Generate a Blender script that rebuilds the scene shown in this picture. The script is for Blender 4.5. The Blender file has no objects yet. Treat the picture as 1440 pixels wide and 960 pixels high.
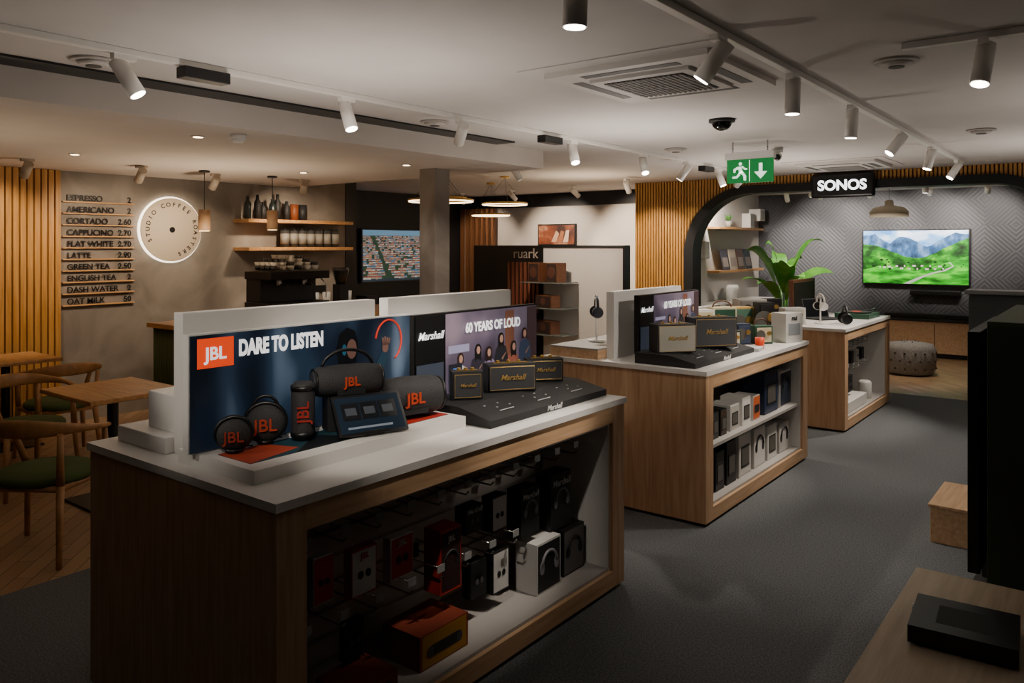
import bpy, bmesh, math, random
from mathutils import Vector, Matrix
random.seed(4)
S = bpy.context.scene
COL = S.collection
KS = 4.1      # global lamp gain
# ------------------------------------------------------------------ materials
def lin(h):
    h = h.lstrip('#'); o = []
    for i in (0, 2, 4):
        c = int(h[i:i+2], 16)/255
        o.append(c/12.92 if c <= .04045 else ((c+.055)/1.055)**2.4)
    return (o[0], o[1], o[2], 1)
_c = {}
def M(h, rough=.5, metal=0, em=0, alpha=1):
    k = (h, rough, metal, em, alpha)
    if k in _c: return _c[k]
    m = bpy.data.materials.new('mat_'+h.strip('#')); m.use_nodes = True
    b = m.node_tree.nodes['Principled BSDF']
    c = lin(h)
    b.inputs['Base Color'].default_value = c
    b.inputs['Roughness'].default_value = rough
    b.inputs['Metallic'].default_value = metal
    if em:
        b.inputs['Emission Color'].default_value = c
        b.inputs['Emission Strength'].default_value = em
    if alpha < 1: b.inputs['Alpha'].default_value = alpha
    _c[k] = m; return m
def nodes(name):
    m = bpy.data.materials.new(name); m.use_nodes = True
    nt = m.node_tree; return m, nt, nt.nodes['Principled BSDF']
def ramp(nt, fac, stops):
    r = nt.nodes.new('ShaderNodeValToRGB')
    e = r.color_ramp.elements
    e[0].position, e[0].color = stops[0][0], lin(stops[0][1])
    e[1].position, e[1].color = stops[-1][0], lin(stops[-1][1])
    for p, c in stops[1:-1]:
        x = e.new(p); x.color = lin(c)
    nt.links.new(fac, r.inputs[0]); return r.outputs[0]
def coord(nt, scale=(1, 1, 1), rot=(0, 0, 0)):
    g = nt.nodes.new('ShaderNodeNewGeometry')
    mp = nt.nodes.new('ShaderNodeMapping')
    mp.inputs['Scale'].default_value = scale; mp.inputs['Rotation'].default_value = rot
    nt.links.new(g.outputs['Position'], mp.inputs['Vector']); return mp.outputs[0]
def noise(nt, vec, scale, detail=4, rough=.5, dist=0):
    n = nt.nodes.new('ShaderNodeTexNoise')
    n.inputs['Scale'].default_value = scale; n.inputs['Detail'].default_value = detail
    n.inputs['Roughness'].default_value = rough; n.inputs['Distortion'].default_value = dist
    nt.links.new(vec, n.inputs['Vector']); return n.outputs['Fac']
def bump(nt, b, h, strength, dist=.01):
    n = nt.nodes.new('ShaderNodeBump'); n.inputs['Strength'].default_value = strength
    n.inputs['Distance'].default_value = dist
    nt.links.new(h, n.inputs['Height']); nt.links.new(n.outputs[0], b.inputs['Normal'])
def mnoise(name, scale, stops, tex=8, rough=.6, bstr=0, detail=4, em=0, dist=0):
    m, nt, b = nodes(name)
    v = coord(nt, scale); f = noise(nt, v, tex, detail, dist=dist)
    c = ramp(nt, f, stops); nt.links.new(c, b.inputs['Base Color'])
    b.inputs['Roughness'].default_value = rough
    if bstr: bump(nt, b, f, bstr)
    if em:
        nt.links.new(c, b.inputs['Emission Color']); b.inputs['Emission Strength'].default_value = em
    return m
OAK = mnoise('oak_veneer', (9, 9, .6), [(.3, '#b08a66'), (.5, '#c29c78'), (.7, '#cda987')], 5, .5, .03)
OAKH = mnoise('oak_horizontal', (9, .6, 9), [(.3, '#b48e69'), (.5, '#c5a07a'), (.7, '#d0ac89')], 5, .5, .03)
SLAT = mnoise('slat_oak', (12, 12, .7), [(.3, '#a8742f'), (.7, '#cc9850')], 4, .5)
TABLE = mnoise('table_oak', (1, 8, 8), [(.3, '#ad7b48'), (.7, '#cc9c62')], 4, .4)
CHAIRW = mnoise('chair_oak', (5, 5, 5), [(.3, '#93683c'), (.7, '#b07f4c')], 4, .4)
WALN = mnoise('walnut', (2, 14, 14), [(.3, '#4a2c1c'), (.7, '#6b4229')], 4, .4)
CONC = mnoise('concrete_plaster', (1, 1, 1), [(.3, '#736b62'), (.5, '#8a8178'), (.7, '#9d948a')], 2.2, .8, .06, 8, dist=.6)
CARPET = mnoise('carpet', (1, 1, 1), [(.35, '#4c4f51'), (.65, '#6f7274')], 120, .95, .3, 2)
CEIL = mnoise('ceiling_paint', (1, 1, 1), [(.3, '#cdc8c3'), (.7, '#d2cdc8')], 3, .9)
SOFF = mnoise('soffit_paint', (1, 1, 1), [(.3, '#c6bdb4'), (.7, '#ccc3ba')], 3, .9)
WHITE = M('#e2e0dc', .35); WWALL = M('#d2ccc4', .8); BLACK = M('#0c0c0d', .4); BLK2 = M('#1b1b1d', .6)
GRILLE = mnoise('speaker_grille', (1, 1, 1), [(.4, '#1a1a1b'), (.6, '#363638')], 400, .7, .3, 1)
CHROME = M('#b0b0b0', .25, 1); GOLD = M('#c8a35a', .3, .8); ORANGE = M('#e8481c', .4)
WEMIT = M('#fff4e4', .5, 0, 18); TXTW = M('#f2f2f2', .5, 0, .9)
def herring(name):
    m, nt, b = nodes(name)
    v = coord(nt, (1, 1, 1), (0, 0, math.radians(45)))
    br = nt.nodes.new('ShaderNodeTexBrick')
    br.inputs['Scale'].default_value = 2.2
    br.inputs['Color1'].default_value = lin('#8d6f52'); br.inputs['Color2'].default_value = lin('#a98966')
    br.inputs['Mortar'].default_value = lin('#4c3826'); br.inputs['Mortar Size'].default_value = .006
    br.inputs['Brick Width'].default_value = 1.0; br.inputs['Row Height'].default_value = .2
    nt.links.new(v, br.inputs['Vector']); nt.links.new(br.outputs['Color'], b.inputs['Base Color'])
    b.inputs['Roughness'].default_value = .45; return m
WOODF = herring('herringbone_floor')
def chevron():
    m, nt, b = nodes('charcoal_chevron_panel')
    g = nt.nodes.new('ShaderNodeNewGeometry'); s = nt.nodes.new('ShaderNodeSeparateXYZ')
    nt.links.new(g.outputs['Position'], s.inputs[0])
    def mt(op, a, bb):
        n = nt.nodes.new('ShaderNodeMath'); n.operation = op
        for i, x in enumerate((a, bb)):
            if isinstance(x, (int, float)): n.inputs[i].default_value = x
            else: nt.links.new(x, n.inputs[i])
        return n.outputs[0]
    px = mt('PINGPONG', s.outputs[0], .4)
    pz = mt('PINGPONG', s.outputs[2], .4)
    a = mt('ADD', px, pz)
    st = mt('PINGPONG', a, .035)
    st = mt('DIVIDE', st, .035)
    c = ramp(nt, st, [(.05, '#434448'), (.35, '#4e4f54'), (1, '#525358')])
    nt.links.new(c, b.inputs['Base Color']); b.inputs['Roughness'].default_value = .6
    bump(nt, b, st, .35, .012); return m
CHEV = chevron()
# ------------------------------------------------------------------ mesh builder
class MB:
    def __init__(s, name, loc=(0, 0, 0), rz=0, bevel=0, rot=None):
        s.name = name; s.loc = loc; s.rot = rot or (0, 0, math.radians(rz)); s.bevel = bevel
        s.v = []; s.f = []; s.mi = []; s.sm = []; s.mats = []; s.T = Matrix(); s.kids = []
    def add(s, vs, fs, mat, smooth=False):
        if mat not in s.mats: s.mats.append(mat)
        i = s.mats.index(mat); o = len(s.v)
        s.v += [tuple(s.T @ Vector(p)) for p in vs]
        for k, f in enumerate(fs):
            s.f.append([o+q for q in f]); s.mi.append(i)
            s.sm.append(smooth if isinstance(smooth, bool) else smooth[k])
    def box(s, x0, x1, y0, y1, z0, z1, mat):
        v = [(x, y, z) for x in (x0, x1) for y in (y0, y1) for z in (z0, z1)]
        s.add(v, [(0, 1, 3, 2), (4, 6, 7, 5), (0, 4, 5, 1), (2, 3, 7, 6), (0, 2, 6, 4), (1, 5, 7, 3)], mat)
    def cyl(s, p, q, r, mat, r2=None, seg=24):
        p, q = Vector(p), Vector(q); r2 = r if r2 is None else r2
        t = (q-p).normalized(); a = t.orthogonal().normalized(); b = t.cross(a)
        v = []
        for c, rr in ((p, r), (q, r2)):
            for i in range(seg):
                an = 2*math.pi*i/seg; v.append(c+(a*math.cos(an)+b*math.sin(an))*rr)
        f = [(i, (i+1) % seg, seg+(i+1) % seg, seg+i) for i in range(seg)]
        sm = [True]*seg+[False, False]
        f += [tuple(range(seg-1, -1, -1)), tuple(range(seg, 2*seg))]
        s.add(v, f, mat, sm)
    def tube(s, pts, r, mat, seg=8, closed=False):
        P = [Vector(p) for p in pts]; n = len(P); v = []; up = None
        for i in range(n):
            t = (P[(i+1) % n]-P[i-1]) if closed else (P[min(i+1, n-1)]-P[max(i-1, 0)])
            t.normalize()
            up = t.orthogonal().normalized() if up is None else (up-t*up.dot(t)).normalized()
            b = t.cross(up)
            rr = r[i] if isinstance(r, (list, tuple)) else r
            for k in range(seg):
                an = 2*math.pi*k/seg; v.append(P[i]+(up*math.cos(an)+b*math.sin(an))*rr)
        f = []
        for i in range(n if closed else n-1):
            j = (i+1) % n
            for k in range(seg): f.append((i*seg+k, i*seg+(k+1) % seg, j*seg+(k+1) % seg, j*seg+k))
        if not closed: f += [tuple(range(seg-1, -1, -1)), tuple(range((n-1)*seg, n*seg))]
        s.add(v, f, mat, True)
    def sweep(s, pts, wid, hei, mat):
        P = [Vector(p) for p in pts]; n = len(P); v = []
        for i in range(n):
            t = P[min(i+1, n-1)]-P[max(i-1, 0)]; t.z = 0; t.normalize(); nn = Vector((-t.y, t.x, 0))
            w, h = wid[i]/2, hei[i]/2
            for k in range(10):
                an = 2*math.pi*k/10; v.append(P[i]+nn*math.cos(an)*w+Vector((0, 0, math.sin(an)*h)))
        f = []
        for i in range(n-1):
            for k in range(10): f.append((i*10+k, i*10+(k+1) % 10, (i+1)*10+(k+1) % 10, (i+1)*10+k))
        f += [tuple(range(9, -1, -1)), tuple(range((n-1)*10, n*10))]
        s.add(v, f, mat, True)
    def lathe(s, prof, c, mat, seg=28):
        v = []; f = []
        for r, z in prof:
            for k in range(seg):
                an = 2*math.pi*k/seg; v.append((c[0]+r*math.cos(an), c[1]+r*math.sin(an), c[2]+z))
        for i in range(len(prof)-1):
            for k in range(seg): f.append((i*seg+k, i*seg+(k+1) % seg, (i+1)*seg+(k+1) % seg, (i+1)*seg+k))
        sm = [True]*len(f)+[False, False]
        n = len(prof)
        f += [tuple(range(seg-1, -1, -1)), tuple(range((n-1)*seg, n*seg))]
        s.add(v, f, mat, sm)
    def prism(s, pts, vec, mat):
        n = len(pts); vec = Vector(vec)
        v = [Vector(p) for p in pts]+[Vector(p)+vec for p in pts]
        f = [(i, (i+1) % n, n+(i+1) % n, n+i) for i in range(n)]+[tuple(range(n-1, -1, -1)), tuple(range(n, 2*n))]
        s.add(v, f, mat)
    def sph(s, c, r, mat, seg=20, rings=12):
        rx, ry, rz = (r, r, r) if isinstance(r, (int, float)) else r
        v = []; f = []
        for i in range(rings+1):
            th = math.pi*i/rings
            for k in range(seg):
                an = 2*math.pi*k/seg
                v.append((c[0]+rx*math.sin(th)*math.cos(an), c[1]+ry*math.sin(th)*math.sin(an), c[2]+rz*math.cos(th)))
        for i in range(rings):
            for k in range(seg): f.append((i*seg+k, i*seg+(k+1) % seg, (i+1)*seg+(k+1) % seg, (i+1)*seg+k))
        s.add(v, f, mat, True)
    def disc(s, x, y, z, ry, rz, mat, th=.001, seg=24):      # flat ellipse facing +X
        s.prism([(x, y+ry*math.cos(2*math.pi*i/seg), z+rz*math.sin(2*math.pi*i/seg)) for i in range(seg)], (th, 0, 0), mat)
    def text(s, body, size, loc, mat, face='X', align='CENTER', bold=.02, shear=0, ext=.0008, mtx=None, sx=1):
        s.kids.append((body, size, loc, mat, face, align, bold, shear, ext, mtx, sx))
    def done(s):
        me = bpy.data.meshes.new(s.name); me.from_pydata(s.v, [], s.f)
        for m in s.mats: me.materials.append(m)
        for p, i, sm in zip(me.polygons, s.mi, s.sm): p.material_index = i; p.use_smooth = sm
        bm = bmesh.new(); bm.from_mesh(me); bmesh.ops.remove_doubles(bm, verts=bm.verts, dist=1e-6)
        bmesh.ops.recalc_face_normals(bm, faces=bm.faces); bm.to_mesh(me); bm.free()
        o = bpy.data.objects.new(s.name, me); COL.objects.link(o)
        o.location = s.loc; o.rotation_euler = s.rot
        if s.bevel:
            b = o.modifiers.new('bev', 'BEVEL'); b.width = s.bevel; b.segments = 3; b.limit_method = 'ANGLE'; b.angle_limit = math.radians(50)
        for body, size, loc, mat, face, al, bold, sh, ext, mtx, sx in s.kids:
            cu = bpy.data.curves.new('lettering', 'FONT'); cu.body = body; cu.size = size
            cu.align_x = al; cu.align_y = 'CENTER'; cu.offset = bold*size; cu.shear = sh; cu.extrude = ext
            cu.materials.append(mat); t = bpy.data.objects.new('lettering', cu); COL.objects.link(t); t.parent = o
            if mtx is not None: t.matrix_local = mtx
            else:
                t.location = loc
                t.rotation_euler = {'X': (math.pi/2, 0, math.pi/2), '-Y': (math.pi/2, 0, 0), 'Z': (0, 0, math.pi/2)}[face] if isinstance(face, str) else face
                t.scale = (sx, 1, 1)
        return o
def spot(p, target, e, ang=60, col=(1, .88, .74), blend=.6, r=.03, parent=None):
    l = bpy.data.lights.new('spot_lamp', 'SPOT'); l.energy = e*KS; l.color = col
    l.spot_size = math.radians(ang); l.spot_blend = blend; l.shadow_soft_size = r
    o = bpy.data.objects.new('spot_lamp', l); COL.objects.link(o)
    o.location = p; o.rotation_euler = (Vector(target)-Vector(p)).to_track_quat('-Z', 'Y').to_euler()
    if parent:
        o.parent = parent; o.matrix_parent_inverse = parent.matrix_world.inverted()
    return o
CZ = 2.58
# ------------------------------------------------------------------ room shell
def simple(name, boxes, bevel=0):
    b = MB(name, bevel=bevel)
    for q in boxes: b.box(*q)
    return b.done()
simple('floor', [(-4.3, 3, -2, 9.9, -.1, 0, CARPET)])
simple('floor_cafe', [(-9.75, -4.3, -2, 11.1, -.1, 0, WOODF)])
simple('floor_lounge', [(-5.2, 3, 9.9, 13.85, -.1, 0, WOODF)])
simple('ceiling', [(-9.75, 3.1, -2.1, 13.85, CZ, CZ+.12, CEIL)])
simple('ceiling_bulkhead', [(-8, -4.25, -2, 6.0, 2.413, CZ-.001, SOFF)])
simple('slot_shade_strip_1', [(-4.249, -4.05, -2, 5.3, CZ-.012, CZ-.001, BLACK)])  # flat black strip painted in for the dark of a recessed slot
simple('wall_cafe', [(-8.15, -8, -2, 6.82, 0, CZ, CONC), (-8.15, -7.99, 6.82, 7.0, 0, CZ, BLACK)])
simple('wall_screen', [(-9.75, -9.6, 6.6, 11.1, 0, CZ, BLK2), (-9.6, -8.15, 6.6, 6.7, 0, CZ, BLK2)])
simple('wall_rear', [(-9.6, -5.43, 11, 11.1, 0, CZ, WWALL), (-9.6, -5.43, 10.93, 11, 2.36, CZ-.002, BLACK)])
simple('wall_right', [(3, 3.1, -2, 13.85, 0, CZ, M('#5a5754', .8))])
simple('wall_front', [(-8.15, 3.1, -2.1, -2, 0, CZ, M('#3a3836', .8))])
simple('wall_lounge_left', [(-5.43, -5.05, 10.02, 13.85, 0, CZ-.001, M('#c4c0bb', .8))])
simple('wall_lounge_back', [(-5.05, 3, 13.7, 13.85, 0, CZ-.001, CHEV)])
simple('wall_lounge_right', [(.6, .7, 10.02, 13.7, 0, CZ-.001, M('#4a4a4c', .8))])
# arch wall with slats
AX0, AX1, AT, AR = -4.66, -.2, 2.47, .9
def archz(x, x0=AX0, x1=AX1, top=AT, r=AR):
    if x <= x0 or x >= x1: return 0
    d = min(x-x0, x1-x)
    return top if d >= r else top-r+math.sqrt(max(0, r*r-(r-d)**2))
b = MB('wall_arch')
n = 160; xs = [-5.43+(3+5.43)*i/n for i in range(n+1)]
for i in range(n):
    xm = (xs[i]+xs[i+1])/2; z0 = archz(xm)
    b.box(xs[i], xs[i+1], 9.93, 10.02, z0, CZ-.001, M('#5b3d1c', .7))
x = -5.425
while x < 2.98:
    z0 = archz(x+.012)
    b.box(x, x+.026, 9.9, 9.93, z0, CZ-.002, SLAT); x += .042
b.done()
b = MB('arch_portal_trim')
def archpts(x0, x1, top, r, seg=20):
    p = [(x0, 0)]
    for i in range(seg+1):
        a = math.pi-(math.pi/2)*i/seg; p.append((x0+r+r*math.cos(a), top-r+r*math.sin(a)))
    for i in range(seg+1):
        a = math.pi/2-(math.pi/2)*i/seg; p.append((x1-r+r*math.cos(a), top-r+r*math.sin(a)))
    p.append((x1, 0)); return p
O, I = archpts(AX0, AX1, AT, AR), archpts(AX0+.13, AX1-.13, AT-.1, AR-.11)
for i in range(len(O)-1):
    q = [O[i], O[i+1], I[i+1], I[i]]
    v = [(a, 9.85, c) for a, c in q]+[(a, 10.12, c) for a, c in q]
    b.add(v, [(0, 1, 2, 3), (4, 5, 6, 7), (0, 1, 5, 4), (3, 2, 6, 7)], M('#08080a', .6))
b.done()
# ------------------------------------------------------------------ cafe wall
b = MB('slat_wall_panel')
y = 2.0
while y < 3.27:
    b.box(-7.99, -7.93, y, y+.045, 0, 2.41, SLAT); y += .06
b.box(-7.998, -7.985, 2.0, 3.3, 0, 2.41, M('#3b2512', .8)); b.done()
b = MB('menu_board')
items = [('ESPRESSO', '2'), ('AMERICANO', '2'), ('CORTADO', '2.60'), ('CAPPUCINO', '2.70'), ('FLAT WHITE', '2.70'), ('LATTE', '2.90'), ('GREEN TEA', '2.50'), ('ENGLISH TEA', '2'), ('DASH WATER', '2'), ('OAT MILK', '50')]
for i, (t, p) in enumerate(items):
    z = 2.125-i*.111
    b.box(-7.998, -7.97, 3.34, 4.03, z-.01, z, M('#d2a064', .5))
    b.text(t, .078, (-7.98, 3.38, z+.032), BLACK, align='LEFT', bold=.02, ext=.002)
    b.text(p, .078, (-7.98, 4.0, z+.032), BLACK, align='RIGHT', bold=.02, ext=.002)
b.done()
b = MB('round_wall_sign', (-8, 4.42, 1.866))
b.cyl((.002, 0, 0), (.03, 0, 0), .35, M('#fff0d8', .5, 0, 3.4), seg=64)
b.cyl((.03, 0, 0), (.055, 0, 0), .335, M('#c4b5a0', .7), seg=64)
b.cyl((.055, 0, 0), (.06, 0, 0), .03, BLACK)
txt = 'STUDIO COFFEE ROASTERS'
for i, ch in enumerate(txt):
    th = math.radians(205-i*13.2)
    B = Matrix(((0, 0, 1, .057), (1, 0, 0, .265*math.cos(th)), (0, 1, 0, .265*math.sin(th)), (0, 0, 0, 1)))
    if ch != ' ': b.text(ch, .062, None, BLACK, mtx=B @ Matrix.Rotation(th-math.pi/2, 4, 'Z'), bold=.02)
b.done()
for zz in (2.0, 1.68):
    simple('wall_shelf', [(-7.998, -7.7, 5.18, 6.7, zz-.04, zz, TABLE)], .004)
b = MB('coffee_bottles')
for i in range(6):
    yy = 5.27+i*.1; hh = (.26, .28, .2, .24, .3, .22)[i]
    b.lathe([(.038, 0), (.038, hh*.7), (.018, hh*.82), (.018, hh)], (-7.85+.04*(i % 2), yy, 2.0), BLK2 if i % 3 else M('#222c2c', .3), 16)
for i in range(2): b.cyl((-7.84, 5.9+i*.12, 2.0), (-7.84, 5.9+i*.12, 2.19), .05, M('#7a3f1c', .5) if i == 0 else BLK2)
b.done()
b = MB('coffee_canisters')
for i in range(7):
    yy = 5.75+i*.125
    b.cyl((-7.82, yy, 1.681), (-7.82, yy, 1.88), .05, M('#3b3a38', .4)); b.cyl((-7.82, yy, 1.72), (-7.82, yy, 1.84), .051, M('#8f8a80', .5))
    b.cyl((-7.82, yy, 1.88), (-7.82, yy, 1.9), .046, BLACK)
b.done()
# bar
b = MB('cafe_bar_counter')
b.box(-7.0, -6.2, 3.65, 6.6, .96, 1.0, TABLE); b.box(-6.95, -6.25, 3.7, 6.55, 0, .96, M('#20281a', .6))
y = 3.72
while y < 6.53:
    b.cyl((-6.25, y, .02), (-6.25, y, .955), .018, M('#4a5a2e', .5), seg=8); y += .042
x = -6.94
while x < -6.27:
    b.cyl((x, 3.7, .02), (x, 3.7, .955), .018, M('#4a5a2e', .5), seg=8); x += .042
b.done()
b = MB('espresso_machine', (-6.75, 5.0, 1.0), bevel=.006)
b.box(-.22, .22, -.36, .36, .03, .13, BLACK); b.box(-.22, .02, -.34, .34, .13, .36, BLK2); b.box(-.22, .22, -.36, .36, .36, .44, M('#26231f', .3, .6))
for yy in (-.3, .3):
    for xx in (-.18, .18): b.cyl((xx, yy, 0), (xx, yy, .03), .02, CHROME)
for yy in (-.18, .12): b.cyl((.1, yy, .3), (.1, yy, .36), .035, CHROME); b.tube([(.1, yy, .31), (.24, yy, .3)], .012, BLACK)
b.tube([(.15, .3, .36), (.2, .33, .3), (.2, .33, .16)], .006, CHROME)
for yy in (-.3, -.1, .1, .3): b.cyl((-.22, yy, .44), (-.22, yy, .45), .006, CHROME)
b.done()
b = MB('stacked_coffee_cups', (-6.75, 5.0, 1.452))
for i in range(6):
    for k in range(4):
        h = (2, 3, 4, 4, 3, 2)[i]
        for q in range(h):
            b.lathe([(.025, 0), (.036, .045), (.033, .045), (.02, .005)], (-.15+.09*k, -.25+i*.1, q*.035), M('#c9c0b2', .4) if (i+q) % 3 else M('#38342f', .4), 12)
b.done()
b = MB('coffee_grinder', (-6.7, 5.65, 1.0))
b.cyl((0, 0, 0), (0, 0, .03), .1, BLACK); b.box(-.06, .06, -.06, .06, .03, .28, BLK2); b.lathe([(.05, .28), (.09, .42), (.09, .46)], (0, 0, 0), M('#2a2622', .2)); b.done()
simple('back_bar_cabinet', [(-7.99, -7.45, 4.5, 6.8, 0, .93, BLK2), (-7.99, -7.42, 4.5, 6.8, .93, .96, M('#8a8580', .4))])
b = MB('drink_tumblers')
for i, c in enumerate(('#b9c4c8', '#c6c6c4', '#9c8f86', '#c2c6cc')): b.cyl((-7.7, 6.1+i*.17, .96), (-7.7, 6.1+i*.17, 1.13), .04, M(c, .3), .048)
b.done()
simple('wall_socket', [(-7.998, -7.985, 6.3, 6.5, 1.1, 1.2, BLACK)], .003)
# pendants over bar
for (px, py, zb) in ((-6.9, 4.16, 1.84), (-6.9, 4.92, 1.86)):
    b = MB('pendant_lamp', (px, py, 0))
    b.cyl((0, 0, zb), (0, 0, zb+.2), .055, M('#a88562', .6)); b.cyl((0, 0, zb-.003), (0, 0, zb), .045, M('#ffd9a0', .5, 0, 8))
    b.cyl((0, 0, zb+.2), (0, 0, 2.413), .004, BLACK, seg=8); b.cyl((0, 0, 2.395), (0, 0, 2.412), .05, BLACK)
    o = b.done(); spot((px, py, zb-.02), (px, py, 0), 4, 110, (1, .75, .5), parent=o)
# ------------------------------------------------------------------ cafe furniture
def table(x0, x1, y0, y1):
    cx, cy = (x0+x1)/2, (y0+y1)/2; b = MB('cafe_table', (cx, cy, 0), bevel=.006); w, d = (x1-x0)/2, (y1-y0)/2
    b.box(-w, w, -d, d, .715, .745, TABLE); b.cyl((0, 0, .02), (0, 0, .715), .035, BLACK); b.box(-.22, .22, -.22, .22, 0, .02, BLACK); b.box(-.15, .15, -.15, .15, .7, .715, BLACK); b.done()
table(-5.7, -4.97, 2.24, 2.86); table(-7.8, -7.15, 2.35, 3.0)
def chair(x, y, rz):                      # faces local +Y
    b = MB('dining_chair', (x, y, 0), rz)
    for sx in (-1, 1):
        b.cyl((sx*.26, .22, 0), (sx*.235, .19, .42), .014, CHAIRW, .021); b.cyl((sx*.235, .19, .42), (sx*.275, .1, .67), .021, CHAIRW, .015)
        b.cyl((sx*.23, -.25, 0), (sx*.2, -.19, .42), .014, CHAIRW, .021); b.cyl((sx*.2, -.19, .42), (sx*.215, -.215, .7), .021, CHAIRW, .015)
        b.cyl((sx*.235, .19, .4), (sx*.2, -.19, .4), .017, CHAIRW)
    b.cyl((-.235, .19, .4), (.235, .19, .4), .017, CHAIRW); b.cyl((-.2, -.19, .4), (.2, -.19, .4), .017, CHAIRW)
    b.lathe([(.1, .405), (.235, .41), (.25, .43), (.25, .45), (.235, .465), (.12, .475), (0.01, .475)], (0, 0, 0), M('#46552a', .9), 32)
    pts, w, h = [], [], []
    for i in range(25):
        a = math.radians(-22+224*i/24); k = math.sin(max(0, min(1, (i)/24))*math.pi)
        pts.append((-.3*math.cos(a), -.27*math.sin(a)+.02, .68+.05*k)); w.append(.045-.02*k); h.append(.028+.075*k**3)
    b.sweep(pts, w, h, CHAIRW); b.done()
chair(-4.74, 1.9, 35); chair(-6.08, 2.3, -80); chair(-6.75, 2.8, 85); chair(-6.3, 1.6, 10)
b = MB('banquette_seat', bevel=.02); b.box(-7.9, -7.45, .2, 2.2, 0, .45, M('#2c3a1c', .9)); b.box(-7.93, -7.8, .2, 2.2, .45, 1.1, M('#2c3a1c', .9)); b.done()
# column
simple('concrete_column', [(-5.2, -5.0, 5.33, 5.53, 0, 2.413, CONC)], .004)
# wall TV with a town seen from the air
b = MB('wall_television', bevel=0)
b.box(-9.59, -9.54, 8.47, 9.83, 1.1, 1.97, BLACK); b.box(-9.54, -9.537, 8.49, 9.81, 1.12, 1.95, M('#20313c', .5, 0, .8))
b.box(-9.537, -9.536, 8.49, 9.81, 1.86, 1.95, M('#5f86a0', .5, 0, .9))
rt = random.Random(3); zz = 1.85; row = 0
while zz > 1.14:
    hgt = .028+.028*(1.85-zz)/.7; yy = 8.495
    while yy < 9.77:
        w_ = rt.uniform(.8, 1.7)*hgt; y1_ = min(yy+w_, 9.808); hh = hgt*rt.uniform(.7, 1.25); x0_ = -9.536+.0004*row
        if rt.random() < .85 and not (.25 < (yy-8.49)/1.32 + (zz-1.5)*.4 < .33):
            wc = rt.choice(('#a8a294', '#8f8a80', '#b8b4ac', '#7d8488', '#9a8670')); rc = rt.choice(('#8a4630', '#6e3a2c', '#9a5a3c', '#4c5258', '#2f5f86'))
            b.box(x0_, x0_+.0004, yy, y1_, zz-hh*.5, zz, M(wc, .5, 0, .7)); b.box(x0_+.0004, x0_+.0007, yy, y1_, zz, zz+hh*.4, M(rc, .5, 0, .8))
        else: b.box(x0_, x0_+.0003, yy, y1_, zz-hh*.5, zz+hh*.3, M('#26402c', .5, 0, .7))
        yy = y1_+.004
    zz -= hgt*.85; row += 1
b.done()
simple('blue_light_strip', [(-9.58, -9.55, 8.22, 8.3, 1.05, 2.3, M('#3c7fb0', .5, 0, 1.2))])
b = MB('media_sideboard', bevel=.005); b.box(-9.55, -9.1, 7.9, 10.2, .1, .7, M('#55402c', .6)); b.box(-9.5, -9.2, 8.0, 10.1, 0, .1, BLACK); b.box(-9.57, -9.08, 7.88, 10.22, .7, .73, M('#5e5a55', .5)); b.done()
b = MB('soundbar'); b.box(-9.4, -9.28, 8.7, 9.7, .732, .8, BLACK); b.done()
b = MB('floor_speaker', (-8.9, 8.0, 0), bevel=.01)
b.box(-.12, .12, -.1, .1, 0, .95, BLK2)
for z in (.3, .55, .8): b.cyl((.12, 0, z), (.128, 0, z), .08, M('#55565a', .4))
b.done()
b = MB('slat_room_divider')
x = -9.55
while x < -8.75: b.box(x, x+.05, 10.85, 10.92, 0, 2.36, M('#7a4f2c', .6)); x += .12
b.done()
b = MB('framed_picture'); b.box(-7.88, -7.12, 10.96, 10.998, 1.7, 2.06, BLACK)
b.box(-7.86, -7.14, 10.957, 10.962, 1.72, 2.04, mnoise('warm_photo', (3, 3, 3), [(.3, '#3a2018'), (.5, '#8a4a2c'), (.7, '#d8b190')], 1.2, .5))
for i in range(3): b.prism([(-7.6+.12*i, 10.956, 1.76), (-7.5+.12*i, 10.956, 1.76), (-7.44+.1*i, 10.956, 1.9+.03*i), (-7.5+.1*i, 10.956, 1.95)], (0, -.001, 0), M(('#c9a184', '#a56a48', '#d9c0aa')[i], .6))
b.done()
for (cx, cy, z, r) in ((-6.1, 6.6, 2.2, .36), (-6.2, 7.9, 2.22, .28), (-7.0, 8.6, 2.12, .26), (-6.7, 7.3, 2.28, .28)):
    b = MB('ring_pendant_lamp', (cx, cy, 0))
    b.tube([(r*math.cos(2*math.pi*i/40), r*math.sin(2*math.pi*i/40), z) for i in range(40)], .009, M('#ffd9a8', .5, 0, 6), 8, True)
    b.tube([((r+.004)*math.cos(2*math.pi*i/40), (r+.004)*math.sin(2*math.pi*i/40), z+.014) for i in range(40)], .012, GOLD, 8, True)
    for k in range(3): b.cyl((r*math.cos(k*2.09), r*math.sin(k*2.09), z), (0, 0, CZ-.02), .002, BLACK, seg=6)
    b.cyl((0, 0, CZ-.025), (0, 0, CZ-.001), .06, GOLD); b.done()
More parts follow.
